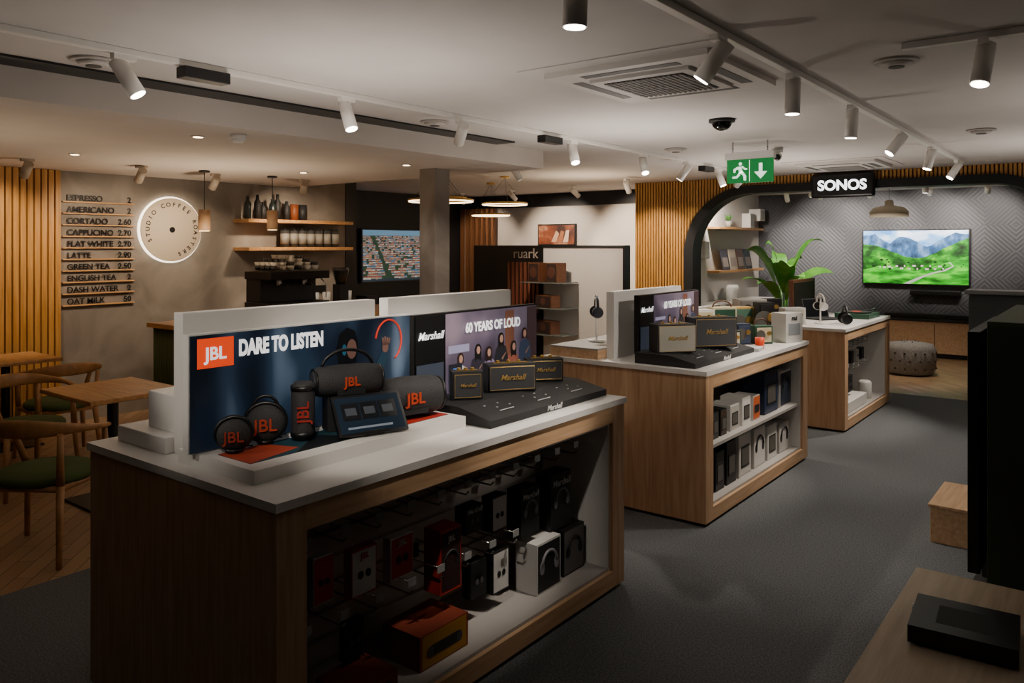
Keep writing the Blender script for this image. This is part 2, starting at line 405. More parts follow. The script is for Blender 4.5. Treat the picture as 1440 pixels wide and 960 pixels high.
# free standing speaker display
b = MB('speaker_display_wall', bevel=.003)
b.box(-6.46, -5.4, 7.6, 7.95, 0, 1.7, BLACK); b.box(-5.4, -4.3, 7.62, 7.7, 0, 1.68, M('#c9c6c0', .6))
b.box(-5.4, -4.3, 7.6, 7.72, 1.675, 1.7, BLACK); b.box(-4.32, -4.29, 7.6, 7.72, 0, 1.7, BLACK)
for i in range(8): b.box(-5.9+i*.062, -5.87+i*.062, 7.57, 7.6, .9, 1.5, M('#7a4630', .6))
b.text('ruark', .17, (-5.62, 7.56, 1.6), M('#a89f96', .5), '-Y', bold=0, ext=.002)
for z in (1.28, .99, .69): b.box(-5.5, -4.9, 7.28, 7.6, z-.012, z, M('#5a605c', .15))
b.done()
def wood_radio(x, y, z, w, h, rz=-15):
    b = MB('walnut_speaker', (x, y, z+.001), rz, bevel=.008); b.box(-w/2, w/2, -.07, .07, 0, h, WALN); b.box(-w/2+.012, w/2-.012, -.076, -.07, .012, h-.012, M('#2a1a14', .7))
    b.cyl((0, -.076, h*.5), (0, -.08, h*.5), h*.3, M('#4b2c20', .6)); b.done()
wood_radio(-5.33, 7.42, 1.28, .19, .22); wood_radio(-5.1, 7.45, 1.28, .19, .22); wood_radio(-5.2, 7.43, .99, .28, .14); wood_radio(-5.2, 7.43, .69, .26, .15)
# ------------------------------------------------------------------ display counters
def hook(b, y, z):
    b.box(-2.388, -2.378, y-.012, y+.012, z-.03, z+.03, BLK2)
    b.tube([(-2.385, y, z), (-2.1, y, z), (-2.085, y, z+.015)], .0035, CHROME, 6)
    b.tube([(-2.385, y, z+.045), (-2.09, y, z+.045)], .0025, CHROME, 6)
    b.box(-2.09, -2.087, y-.02, y+.02, z+.03, z+.06, M('#8c8c8c', .5))
def counter(y0, y1, slat=True, mid=None, hk=()):
    b = MB('display_counter', (0, 0, 0))
    X0, XR, X1 = -3.15, -2.4, -1.97
    b.box(X0-.01, X1+.01, y0-.01, y1+.01, .912, .94, WHITE)
    b.box(X0, XR-.02, y0, y1, .02, .912, OAK)
    b.box(XR-.02, X1, y0, y0+.11, .02, .912, OAK); b.box(XR-.02, X1, y1-.11, y1, .02, .912, OAK)
    b.box(XR-.02, X1, y0+.11, y1-.11, .83, .912, OAKH); b.box(XR-.02, X1, y0+.11, y1-.11, .02, .1, OAKH)
    b.box(X0+.04, X1-.04, y0+.04, y1-.04, 0, .02, BLACK)
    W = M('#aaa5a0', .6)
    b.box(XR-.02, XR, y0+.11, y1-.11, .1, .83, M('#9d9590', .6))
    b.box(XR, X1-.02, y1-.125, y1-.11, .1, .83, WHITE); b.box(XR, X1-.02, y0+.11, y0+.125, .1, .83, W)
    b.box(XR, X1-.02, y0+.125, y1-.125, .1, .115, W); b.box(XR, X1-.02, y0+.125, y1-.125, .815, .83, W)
    if slat:
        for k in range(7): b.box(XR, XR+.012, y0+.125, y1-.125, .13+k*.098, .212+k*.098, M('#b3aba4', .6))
    if mid: b.box(XR, X1-.03, y0+.125, y1-.125, mid-.02, mid, W)
    for z, ys in hk:
        for y in ys: hook(b, y, z)
    return b.done()
counter(1.42, 3.48, hk=[(.69, [1.62+.16*i for i in range(11)]), (.4, [1.62+.16*i for i in range(8)])])
counter(4.47, 6.42, False, .46); counter(7.5, 9.25, hk=[(.7, [7.72+.18*i for i in range(7)]), (.48, [7.72+.18*i for i in range(7)])])
def pack(b, x, y, z, w, d, h, main, face, kind='head', txt=None, tm=None):
    b.box(x-d, x, y-w/2, y+w/2, z, z+h, main); fx = x+.0012
    if face: b.box(x, fx, y-w*.46, y+w*.46, z+h*.04, z+h*.96, face)
    if kind == 'head':
        r = min(w, h)*.3; cz = z+h*.45
        dk = BLK2 if face not in (DK, None) else M('#77757a', .4)
        b.tube([(fx+.002, y-r*math.cos(a), cz+r*.4+r*math.sin(a)) for a in [math.pi*i/10 for i in range(11)]], r*.13, dk, 6)
        for s_ in (-1, 1): b.disc(fx, y+s_*r, cz+r*.2, r*.3, r*.5, dk, .003)
    elif kind == 'cyl': b.box(fx, fx+.002, y-w*.3, y+w*.3, z+h*.3, z+h*.62, BLK2); b.disc(fx+.002, y-w*.3, z+h*.46, w*.06, h*.16, M('#3c3c40')); b.disc(fx+.002, y+w*.3, z+h*.46, w*.06, h*.16, M('#3c3c40'))
    elif kind == 'bud':
        for s_ in (-1, 1): b.disc(fx, y+s_*w*.15, z+h*.45, w*.1, w*.12, BLK2 if face not in (DK, None) else M('#4a494c'), .003)
    elif kind == 'spk': b.box(fx, fx+.003, y-w*.33, y+w*.33, z+h*.2, z+h*.7, M('#101010')); b.box(fx+.003, fx+.004, y-w*.29, y+w*.29, z+h*.25, z+h*.65, M('#57544e'))
    if txt: b.text(txt, w*.26, (fx+.004, y, z+h*.84), tm or M('#c0c0c0', .5), bold=.01)
RED = M('#a8281e', .5); WH = M('#c6c4c0', .5); DK = M('#161617', .5)
b = MB('hanging_product_packs')
pack(b, -2.16, 1.93, .44, .12, .04, .17, RED, WH, 'bud', 'JBL', RED); pack(b, -2.16, 2.12, .44, .12, .04, .16, WH, RED, 'bud', 'JBL')
pack(b, -2.1, 2.33, .33, .12, .09, .25, RED, M('#2a1414', .5), 'head', 'JBL'); pack(b, -2.14, 2.52, .5, .11, .06, .11, DK, None, 'bud', 'Marshall'); pack(b, -2.14, 2.69, .46, .1, .06, .15, DK, WH, 'bud')
pack(b, -2.12, 2.89, .39, .14, .08, .21, DK, None, 'head', 'Marshall'); pack(b, -2.12, 3.14, .35, .17, .09, .26, DK, None, 'head', 'Marshall')
pack(b, -2.14, 2.55, .22, .1, .05, .15, DK, None, 'bud'); pack(b, -2.14, 2.7, .19, .11, .05, .18, DK, WH, 'bud'); pack(b, -2.18, 1.66, .46, .09, .03, .17, DK, None, 'bud')
pack(b, -2.2, 1.78, .45, .09, .03, .17, WH, RED, 'bud'); pack(b, -2.2, 1.92, .2, .09, .03, .14, DK, None, 'bud')
b.done()
b = MB('boxed_headphones'); pack(b, -2.08, 2.98, .116, .19, .12, .23, WH, DK, 'head'); pack(b, -2.1, 3.22, .116, .18, .12, .22, DK, M('#5c5a58'), 'head'); b.done()
b = MB('boxed_speakers'); pack(b, -2.05, 2.24, .116, .27, .2, .13, M('#7a2f18', .6), M('#9c7018', .6), 'cyl'); pack(b, -2.05, 1.88, .116, .22, .18, .07, M('#6a2414', .6), M('#763a1a', .6), 'cyl'); b.done()  # carton colours darkened to carry the dimness low on the counter
b = MB('boxed_speakers')
Z = .461
for y, w, h, c, f, k in ((4.68, .09, .15, DK, None, 'spk'), (4.8, .1, .17, DK, M('#2c2b29'), 'spk'), (4.93, .1, .17, DK, M('#3a2c20'), 'spk'), (5.12, .15, .17, WH, M('#a8a49c'), 'spk'), (5.33, .15, .19, M('#d4d1cb'), None, 'spk'), (5.52, .13, .17, WH, M('#c8602c'), 'cyl'), (5.82, .28, .31, M('#18233a'), M('#22304c'), 'spk'), (6.14, .26, .27, WH, M('#1f2838'), 'head')):
    pack(b, -2.05, y, Z, w, .16, h, c, f, k)
for y, w, h, c, f, k in ((4.7, .14, .26, DK, M('#34302b'), 'head'), (4.87, .14, .25, DK, M('#262422'), 'spk'), (5.06, .16, .28, DK, None, 'spk'), (5.3, .22, .29, M('#b9b6b0'), M('#c9c6c0'), 'spk'), (5.58, .22, .28, M('#bdbab4'), M('#d8d5cf'), 'head'), (5.84, .2, .25, WH, M('#cfccc6'), 'spk'), (6.1, .22, .22, M('#aaa69f'), M('#c4c1bb'), 'head')):
    pack(b, -2.05, y, .116, w, .18, h, c, f, k)
b.done()
b = MB('hanging_product_packs')
for i in range(6): pack(b, -2.12, 7.75+.2*i, .52, .1, .05, .12, DK if i % 2 else WH, None, 'bud')
pack(b, -2.1, 8.2, .26, .14, .08, .16, DK, None, 'bud')
b.done()
b = MB('soundbar', bevel=.01); b.box(-2.2, -2.02, 7.8, 8.5, .116, .22, WHITE); b.done()
b = MB('smart_speaker', (-2.1, 8.75, .116)); b.lathe([(.06, 0), (.065, .02), (.065, .16), (.05, .18), (.01, .18)], (0, 0, 0), WHITE); b.done()
# ---- counter 1 dressing
def back_panel(y0, y1, z1=1.455, m=WHITE): simple('display_back_panel', [(-2.74, -2.68, y0, y1, .94, z1, m)], .003)
back_panel(1.53, 2.46); back_panel(2.54, 3.47)
simple('display_riser', [(-3.1, -2.745, 1.5, 3.4, .94, 1.0, WHITE), (-2.98, -2.745, 1.56, 3.3, 1.0, 1.14, WHITE)], .004)
b = MB('display_plinth', bevel=.002); b.box(-2.62, -2.17, 1.48, 2.5, .94, .985, WHITE)
b.box(-2.44, -2.25, 1.52, 2.48, .985, .9862, M('#1c3f49', .5))
b.prism([(-2.44, 1.52, .9864), (-2.25, 1.52, .9864), (-2.3, 1.75, .9864), (-2.44, 1.7, .9864)], (0, 0, .0006), M('#a8422a'))
b.prism([(-2.25, 1.7, .9864), (-2.25, 2.0, .9864), (-2.4, 1.9, .9864)], (0, 0, .0006), M('#101418'))
b.prism([(-2.25, 2.1, .9864), (-2.25, 2.48, .9864), (-2.33, 2.48, .9864), (-2.36, 2.2, .9864)], (0, 0, .0006), RED); b.done()
NAVY = mnoise('navy_poster', (1, 1.6, .7), [(.32, '#0a111b'), (.46, '#141f2f'), (.58, '#243548'), (.74, '#5f7085')], 3.2, .45, em=.4, detail=1)
b = MB('advertising_screen')
b.box(-2.54, -2.505, 1.45, 2.505, .988, 1.395, WHITE); b.box(-2.505, -2.5, 1.455, 2.5, .99, 1.39, NAVY)
F = -2.4995
b.box(F, F+.001, 1.48, 1.62, 1.275, 1.378, M('#f04412', .5, 0, .7)); b.text('JBL', .062, (F+.002, 1.55, 1.322), TXTW, bold=.02)
b.text('DARE TO LISTEN', .078, (F+.002, 1.64, 1.33), TXTW, align='LEFT', bold=.045, sx=.64)
HAIR, SKIN, TEAL = M('#0a0c12', .5, 0, .3), M('#6a4d44', .5, 0, .4), M('#235468', .5, 0, .5)
b.prism([(F, 2.1, 1.2), (F, 2.085, 1.28), (F, 2.1, 1.34), (F, 2.14, 1.365), (F, 2.18, 1.35), (F, 2.2, 1.3), (F, 2.19, 1.22)], (.001, 0, 0), HAIR); b.disc(F+.001, 2.165, 1.275, .026, .04, SKIN); b.disc(F+.002, 2.125, 1.275, .012, .022, TEAL)
b.prism([(F, 2.02, 1.0), (F, 2.03, 1.14), (F, 2.07, 1.2), (F, 2.14, 1.225), (F, 2.2, 1.21), (F, 2.27, 1.15), (F, 2.3, 1.0)], (.001, 0, 0), M('#0e1622', .5, 0, .5))
b.prism([(F+.002, 2.22, 1.1), (F+.002, 2.3, 1.2), (F+.002, 2.33, 1.25), (F+.002, 2.365, 1.235), (F+.002, 2.335, 1.15), (F+.002, 2.26, 1.04)], (.001, 0, 0), M('#16303e', .5, 0, .5))
b.disc(F+.003, 2.35, 1.265, .018, .024, SKIN)
for k in range(4): b.tube([(F+.004, 2.338+.01*k, 1.275), (F+.004, 2.334+.014*k, 1.31-.004*abs(k-1))], .004, SKIN, 6)
b.tube([(F+.003, 2.37+.075*math.cos(a), 1.29+.09*math.sin(a)) for a in [math.radians(-60+230*i/30) for i in range(31)]], .004, M('#c8321c', .5, 0, .6), 6)
b.done()
def band_screen(y0, y1, z0=.988, z1=1.385):
    b = MB('advertising_screen'); L = y1-y0
    BG = mnoise('stage_poster', (1, 1, 1), [(.3, '#241f2a'), (.5, '#514858'), (.7, '#7a6c78')], 3, .4, em=.55, detail=2)
    b.box(-2.54, -2.505, y0, y1, z0, z1, BLACK); b.box(-2.505, -2.5, y0+.22*L, y1-.008, z0+.008, z1-.008, BG); b.box(-2.505, -2.501, y0+.008, y0+.22*L, z0+.008, z1-.008, M('#0a0a0c', .4))
    # warm curtain and wall panels of the rehearsal room
    b.box(F, F+.0004, y0+.7*L, y0+.78*L, z0+.06, z1-.02, M('#6a4334', .5, 0, .5)); b.box(F, F+.0004, y0+.9*L, y1-.01, z0+.01, z1-.01, M('#3a2a2c', .5, 0, .5)); b.box(F, F+.0004, y0+.24*L, y0+.4*L, z0+.2, z1-.16, M('#83809a', .5, 0, .6))
    b.prism([(F+.0004, y0+.3*L, z0+.01), (F+.0004, y0+.32*L, z0+.1), (F+.0004, y0+.95*L, z0+.12), (F+.0004, y0+.98*L, z0+.01)], (.0004, 0, 0), M('#33262a', .5, 0, .5))
    b.text('Marshall', .05*L/.94, (F+.002, y0+.11*L, z1-.1), TXTW, bold=.01, shear=.35)
    b.text('60 YEARS OF LOUD', .064, (F+.009, y0+.36*L, z1-.085), TXTW, align='LEFT', bold=.03, sx=.78)
    P = [(.33, .17, '#b0aca8', '#2a1a12', 1), (.46, .2, '#24222a', '#0b0908', 2.4), (.56, .18, '#6c5f78', '#1c1210', 2.2), (.66, .24, '#1b1b20', '#0e0a09', 2.0), (.76, .19, '#7d4838', '#15100e', 2.4), (.87, .25, '#2c3446', '#241610', 1.3)]
    for i, (t, hz, sh, hr, hl) in enumerate(P):
        yy = y0+t*L; hz = z0+hz; s_ = .024; xx = F+.001+.0012*i; lean = .3*s_*math.sin(i*2)
        b.prism([(xx, yy-s_*1.8, z0+.01), (xx, yy-s_*2.1, hz-s_*3.6), (xx, yy-s_*1.6, hz-s_*1.9), (xx, yy-s_*.5, hz-s_*1.35), (xx, yy+s_*.5, hz-s_*1.35), (xx, yy+s_*1.6, hz-s_*1.9), (xx, yy+s_*2.2, hz-s_*3.8), (xx, yy+s_*1.8, z0+.01)], (.0005, 0, 0), M(sh, .5, 0, .6))
        hm = M(hr, .5, 0, .5); yh = yy+lean
        b.prism([(xx+.0004, yh-s_*.95, hz-s_*hl), (xx+.0004, yh-s_*1.0, hz+s_*.3), (xx+.0004, yh-s_*.6, hz+s_*1.05), (xx+.0004, yh, hz+s_*1.25), (xx+.0004, yh+s_*.6, hz+s_*1.05), (xx+.0004, yh+s_*1.0, hz+s_*.3), (xx+.0004, yh+s_*.95, hz-s_*hl), (xx+.0004, yh+s_*.4, hz-s_*hl*.8), (xx+.0004, yh-s_*.4, hz-s_*hl*.8)], (.0003, 0, 0), hm)
        b.disc(xx+.0008, yh+s_*.1, hz-s_*.1, s_*.55, s_*.82, M('#9a7464', .5, 0, .5), .0003)
        b.prism([(xx+.0008, yy+s_*1.3, hz-s_*3.2), (xx+.0008, yy+s_*1.8, hz-s_*3.0), (xx+.0008, yy+s_*.4, hz-s_*4.6), (xx+.0008, yy, hz-s_*4.3)], (.0003, 0, 0), M('#7d5c4e', .5, 0, .4))
    b.box(F+.003, F+.004, y0+.24*L, y0+.34*L, z0+.02, z0+.15, M('#16181f', .5, 0, .8)); b.box(F+.004, F+.005, y0+.27*L, y0+.3*L, z0+.05, z0+.13, M('#3f6ab0', .5, 0, .6))
    b.box(F+.003, F+.004, y0+.01*L, y0+.2*L, z0+.02, z0+.17, M('#2e3440', .5, 0, .6))
    b.done()
band_screen(2.53, 3.47)
# speakers
def clip_speaker(x, y, z, h, loop):
    b = MB('clip_speaker', (x, y, z), -35)
    b.sph((0, 0, h*.4+.004), (.032, h*.42, h*.4), GRILLE); b.tube([(0, h*.42*math.cos(2*math.pi*i/24), h*.4+.009+h*.4*math.sin(2*math.pi*i/24)) for i in range(24)], .008, BLACK, 8, True)
    b.text('JBL', h*.36, (.034, 0, h*.4), M('#a83a1e', .5), bold=.01, ext=.003)
    if loop: b.tube([(0, .045*math.cos(a), h*.72+h*.28*math.sin(a)) for a in [math.pi*i/12 for i in range(13)]], .006, BLACK)
    b.cyl((0, 0, .002), (0, 0, .014), .03, BLACK); b.tube([(-.02, 0, .02), (-.04, .02, .008), (-.05, .06, .006)], .003, BLACK); b.done()
clip_speaker(-2.42, 1.57, .988, .14, False); clip_speaker(-2.44, 1.71, .988, .17, True)
b = MB('portable_speaker', (-2.38, 1.83, .989), -35)
b.lathe([(.03, 0), (.04, .01), (.043, .03), (.043, .18), (.04, .2), (.03, .21)], (0, 0, 0), GRILLE)
b.cyl((0, 0, .012), (0, 0, .03), .045, BLACK); b.cyl((0, 0, .18), (0, 0, .198), .045, BLACK)
b.text('JBL', .06, None, M('#8f2318', .5), mtx=Matrix.Translation((.045, 0, .105)) @ Matrix(((0, 0, 1, 0), (1, 0, 0, 0), (0, 1, 0, 0), (0, 0, 0, 1))) @ Matrix.Rotation(math.pi/2, 4, 'Z'), bold=.01, ext=.002); b.done()
def barrel(x, y, z, L, r, rz, handle=True, stand=0):
    b = MB('portable_speaker', (x, y, z), rz); zc = r+stand
    if stand: b.box(-.05, .02, -L*.3, L*.3, 0, stand+.01, BLK2)
    prof = [(-.5, .55), (-.47, .8), (-.4, .95), (-.25, 1), (0, 1.02), (.25, 1), (.4, .95), (.47, .8), (.5, .55)]
    v = []; f = []; sg = 28
    for t, rr in prof:
        for k in range(sg):
            a = 2*math.pi*k/sg; v.append((r*rr*math.cos(a), t*L, zc+r*rr*math.sin(a)))
    for i in range(len(prof)-1):
        for k in range(sg): f.append((i*sg+k, i*sg+(k+1) % sg, (i+1)*sg+(k+1) % sg, (i+1)*sg+k))
    b.add(v, f, GRILLE, True)
    for s_ in (-1, 1):
        b.cyl((0, s_*L*.47, zc), (0, s_*L*.5, zc), r*.6, M('#3a3a3d', .35)); b.tube([(r*.82*math.cos(2*math.pi*i/24), s_*L*.47, zc+r*.82*math.sin(2*math.pi*i/24)) for i in range(24)], r*.08, BLACK, 8, True)
    b.text('JBL', r*.8, (r*1.03, 0, zc), M('#b8401e', .5), bold=.015, ext=.003)
    b.box(r*.55, r*.9, -L*.2, L*.2, zc-r*.8, zc-r*.5, BLK2)
    if handle: b.tube([(0, L*.36*math.cos(a), zc+r*.85+r*1.1*math.sin(a)) for a in [math.pi*i/16 for i in range(17)]], r*.11, BLACK)
    b.done()
barrel(-2.38, 2.04, .988, .28, .06, -22, True, .13); barrel(-2.35, 2.335, .988, .31, .08, -18, False, .006)
b = MB('tablet_computer', (-2.21, 2.03, .989), 0)
b.T = Matrix.Rotation(math.radians(-18), 4, 'Z') @ Matrix.Translation((0, 0, .008)) @ Matrix.Rotation(math.radians(-36), 4, 'Y')
b.box(-.012, 0, -.14, .14, 0, .165, BLACK); b.box(0, .001, -.13, .13, .01, .155, M('#16222e', .15, 0, .4))
for k in (-1, 0, 1): b.box(.001, .002, -.035+.075*k, .035+.075*k, .06, .13, M('#0c0e12', .3, 0, .3)); b.box(.002, .0025, -.022+.075*k, .022+.075*k, .08, .11, M('#3a3d42', .3, 0, .5))
b.box(.001, .002, -.1, .08, .025, .033, M('#7a8490', .3, 0, .3))
b.T = Matrix.Rotation(math.radians(-18), 4, 'Z'); b.box(-.03, -.005, -.04, .04, 0, .02, BLK2); b.done()
def stage(y0, y1):
    b = MB('speaker_stand_console', bevel=.003)
    b.prism([(-2.48, y0, .941), (-2.06, y0, .941), (-2.06, y0, .972), (-2.24, y0, 1.01), (-2.48, y0, 1.01)], (0, y1-y0, 0), BLK2)
    for i in range(3):
        yc = y0+(y1-y0)*(.2+.3*i)
        for k in range(4):
            x = -2.21+.035*(k % 2)+.02; zz = 1.01-(x+2.24)*.211
            b.cyl((x, yc-.07+.045*k, zz), (x, yc-.07+.045*k, zz+.004), .005, M('#a0a0a0', .4))
        b.box(-2.12, -2.117, yc-.05, yc+.05, .986, .99, M('#c0c0c0', .4))
    b.text('Marshall', .035, (-2.0585, (y0+y1)/2, .957), M('#cfcfcf', .5), bold=.01, shear=.35); b.done()
stage(2.53, 3.46)
def amp(x, y, z, w, h, d, rz, body=BLK2, face=GRILLE, gold=GOLD):
    b = MB('bluetooth_speaker', (x, y, z+.001), rz, bevel=.006)
    b.box(-d/2, d/2-.008, -w/2, w/2, 0, h, body); b.box(d/2-.008, d/2, -w/2+.008, w/2-.008, .008, h-.008, face)
    b.tube([(d/2-.001, -w/2+.012, .012), (d/2-.001, w/2-.012, .012), (d/2-.001, w/2-.012, h-.012), (d/2-.001, -w/2+.012, h-.012)], .0022, gold, 6, True)
    b.text('Marshall', w*.15, (d/2+.002, 0, h*.52), M('#b89858', .4, .5), bold=.005, shear=.35, ext=.002)
    b.box(-d*.25, d*.15, -w*.36, w*.36, h, h+.004, M('#7a6436', .4, .7))
    for k in range(3): b.cyl((-d*.05, -w*.25+k*w*.22, h), (-d*.05, -w*.25+k*w*.22, h+.014), .009, gold, seg=14)
    b.done()
DGR = M('#2e2f31', .7)
amp(-2.33, 2.69, 1.01, .14, .125, .08, -40, face=DGR); amp(-2.3, 2.97, 1.01, .24, .13, .09, -35, face=DGR); amp(-2.33, 3.29, 1.01, .19, .115, .08, -40, face=DGR)
# ---- counter 2 dressing
simple('display_back_panel', [(-2.74, -2.68, 4.6, 5.62, .94, 1.39, WHITE)], .003)
simple('display_back_panel', [(-2.74, -2.68, 5.68, 6.38, .94, 1.2, M('#b5b2ae', .5))], .003)
simple('display_riser', [(-3.13, -2.745, 4.5, 6.35, .94, 1.0, OAKH), (-3.13, -2.745, 4.5, 6.35, 1.0, 1.012, M('#9a9792', .4))], .003)
band_screen(4.62, 5.55, .988, 1.37); stage(4.52, 5.5)
CRM, GRN = M('#cfc2a0', .6), M('#28503c', .5)
amp(-2.3, 4.7, 1.01, .27, .18, .14, -38, BLK2, M('#a5a296', .7)); amp(-2.22, 5.12, 1.01, .32, .2, .15, -38, BLK2, M('#3d3f43', .7))
def headphones(x, y, z, rz, hh=.27, stand=WHITE, band=M('#1c2430', .4)):
    b = MB('headphones_on_stand', (x, y, z+.001), rz)
    b.cyl((0, 0, 0), (0, 0, .012), .06, stand); b.cyl((0, 0, .012), (0, 0, hh), .008, stand); b.box(-.02, .02, -.03, .03, hh, hh+.012, stand)
    b.tube([(0, .075*math.cos(a), hh-.06+.085*math.sin(a)) for a in [math.pi*i/16 for i in range(17)]], .009, band)
    for s_ in (-1, 1): b.cyl((0, s_*.055, hh-.09), (0, s_*.085, hh-.09), .042, band, .034); b.cyl((0, s_*.045, hh-.09), (0, s_*.056, hh-.09), .036, BLACK)
    b.done()
headphones(-2.97, 4.85, 1.012, 40, .3); headphones(-2.9, 5.25, 1.012, 40, .2)
def radio(x, y, z, w, h, d, rz, body, face, handle=False):
    b = MB('table_radio', (x, y, z+.001), rz, bevel=.01)
    b.box(-d/2, d/2-.006, -w/2, w/2, 0, h, body); b.box(d/2-.006, d/2, -w/2+.014, w/2-.014, .014, h-.014, face)
    b.cyl((d/2, -w*.2, h*.5), (d/2+.004, -w*.2, h*.5), h*.28, M('#55524c', .6)); b.cyl((d/2, w*.25, h*.6), (d/2+.012, w*.25, h*.6), h*.12, GOLD)
    if handle: b.tube([(0, w*.4*math.cos(a), h+.05*math.sin(a)) for a in [math.pi*i/12 for i in range(13)]], .006, WALN)
    b.done()
radio(-2.58, 5.76, .94, .18, .26, .11, -40, WHITE, CRM); radio(-2.5, 5.98, .94, .2, .27, .12, -40, CRM, GRN, True); radio(-2.45, 6.22, .94, .2, .26, .12, -40, M('#c9a25a', .5), M('#48705e', .6)); radio(-2.28, 6.3, .94, .14, .3, .1, -40, BLK2, DK)
radio(-2.2, 6.02, .94, .15, .14, .1, -40, GRN, CRM, True); radio(-2.33, 5.72, .94, .14, .12, .1, -40, M('#27382e'), M('#c8c2b0')); radio(-2.3, 5.88, .94, .12, .16, .08, -40, M('#1f2a44'), M('#30405c'))
radio(-2.92, 5.72, 1.012, .2, .2, .12, -40, WHITE, M('#b9b7b2')); radio(-2.9, 6.0, 1.012, .22, .24, .12, -40, M('#8a5a34'), CRM); radio(-2.9, 6.24, 1.012, .16, .18, .1, -40, BLK2, DK)
b = MB('coffee_mug', (-2.1, 5.72, .941)); b.lathe([(.03, 0), (.034, .08), (.03, .08), (.026, .01)], (0, 0, 0), ORANGE); b.tube([(0, .034+.02*math.sin(a), .04+.022*math.cos(a)) for a in [math.pi*i/8 for i in range(9)]], .004, ORANGE, 6); b.done()
b = MB('brochure_stack', (-2.12, 5.6, .941), 10)
for k in range(4): b.box(-.07+.004*k, .07, -.09, .09+.003*k, .006*k, .006*k+.005, WH if k % 2 else M('#aeb2b8'))
b.done()
b = MB('boxed_radio', (-2.08, 6.26, .941), -20, bevel=.002); b.box(-.07, .07, -.1, .1, 0, .23, WH); b.box(.07, .072, -.07, .07, .06, .15, M('#8a8f94')); b.text('rad', .05, (.073, 0, .19), BLK2); b.done()
# ---- counter 3 dressing
simple('display_riser', [(-2.74, -2.64, 7.55, 9.2, .94, 1.0, M('#8f8a84', .5))], .003)
b = MB('tabletop_screen', bevel=.003); b.box(-2.72, -2.68, 8.25, 9.0, 1.001, 1.34, WALN); b.box(-2.68, -2.676, 8.28, 8.97, 1.03, 1.31, M('#17120f', .4)); b.done()
b = MB('laptop_computer', (-2.4, 8.4, .941), -30); b.box(-.11, .11, -.16, .16, 0, .012, BLK2)
b.T = Matrix.Translation((-.11, 0, .012)) @ Matrix.Rotation(math.radians(-15), 4, 'Y'); b.box(-.006, 0, -.16, .16, 0, .2, BLK2); b.box(0, .001, -.15, .15, .01, .19, M('#15181c', .2)); b.done()
radio(-2.95, 7.75, .94, .3, .22, .16, -40, WHITE, M('#b9b7b2')); radio(-2.95, 8.2, .94, .3, .2, .16, -40, BLK2, DK); headphones(-2.3, 7.9, .94, 45, .26, WHITE, WHITE); radio(-2.5, 7.68, .94, .22, .16, .12, -40, WHITE, WH)
b = MB('over_ear_headphones', (-2.1, 8.0, .941), 30)
for s_ in (-1, 1): b.cyl((0, s_*.06, .055), (0, s_*.1, .055), .055, BLACK, .045)
b.tube([(0, .08*math.cos(a), .07+.1*math.sin(a)) for a in [math.pi*i/14 for i in range(15)]], .012, BLACK); b.done()
b = MB('turntable', (-2.2, 8.85, .941), bevel=.004); b.box(-.17, .17, -.22, .22, 0, .05, GRN); b.cyl((0, -.02, .05), (0, -.02, .062), .15, BLACK, seg=40); b.cyl((0, -.02, .062), (0, -.02, .064), .05, ORANGE)
b.tube([(.12, .18, .08), (.12, .05, .085), (.08, -.02, .075)], .004, CHROME); b.cyl((.12, .18, .05), (.12, .18, .09), .018, CHROME); b.done()
# ------------------------------------------------------------------ lounge
b = MB('wall_television')
b.box(-3.31, -1.78, 13.63, 13.698, 1.08, 1.955, BLACK); T = 13.629
def pl(pts, m, k): b.prism([(x, T-.0012*k, z) for x, z in pts], (0, -.001, 0), m)
HILL = mnoise('green_hill_picture', (1, 1, 1.5), [(.32, '#061806'), (.45, '#0f4a0c'), (.58, '#268a14'), (.72, '#7cc028')], 6, .5, em=1.2, detail=8)
HILL2 = mnoise('bright_hill_picture', (.6, 1, 2), [(.32, '#0c4208'), (.5, '#1c8a10'), (.66, '#52b81c')], 7, .5, em=1.5, detail=8)
MOUNT = mnoise('far_mountain_picture', (1, 1, .6), [(.35, '#162c48'), (.5, '#2f5a8a'), (.65, '#6a8eb4')], 8, .5, em=1.0, detail=8)
SKY_ = mnoise('cloudy_sky_picture', (1, 1, 2), [(.38, '#4a8ad8'), (.5, '#8ab8ec'), (.62, '#e8f2ff')], 3, .5, em=1.3, detail=6)
pl([(-3.29, 1.1), (-1.8, 1.1), (-1.8, 1.935), (-3.29, 1.935)], SKY_, 0)
rg = random.Random(9)
def ridge(x0, x1, zs, jit, n=26):
    o_ = []
    for i in range(n+1):
        t = i/n*(len(zs)-1); k = min(int(t), len(zs)-2); o_.append((x0+(x1-x0)*i/n, zs[k]+(zs[k+1]-zs[k])*(t-k)+rg.uniform(-jit, jit)))
    return [(x0, 1.1)]+o_+[(x1, 1.1)]
pl(ridge(-3.29, -1.8, [1.86, 1.88, 1.72, 1.86, 1.78, 1.68, 1.78, 1.9, 1.87], .012), MOUNT, 1)
pl(ridge(-3.29, -1.8, [1.72, 1.7, 1.6, 1.52, 1.5, 1.6, 1.72, 1.82], .006), HILL, 2)
pl(ridge(-3.29, -1.8, [1.3, 1.38, 1.34, 1.3, 1.36, 1.46, 1.54], .003), HILL2, 3)
pl([(-2.6, 1.1), (-2.42, 1.2), (-2.25, 1.27), (-2.1, 1.31), (-1.99, 1.38), (-2.05, 1.45), (-2.07, 1.445), (-2.015, 1.385), (-2.12, 1.33), (-2.3, 1.28), (-2.48, 1.21), (-2.7, 1.1)], M('#a0a898', .5, 0, 1.0), 4)
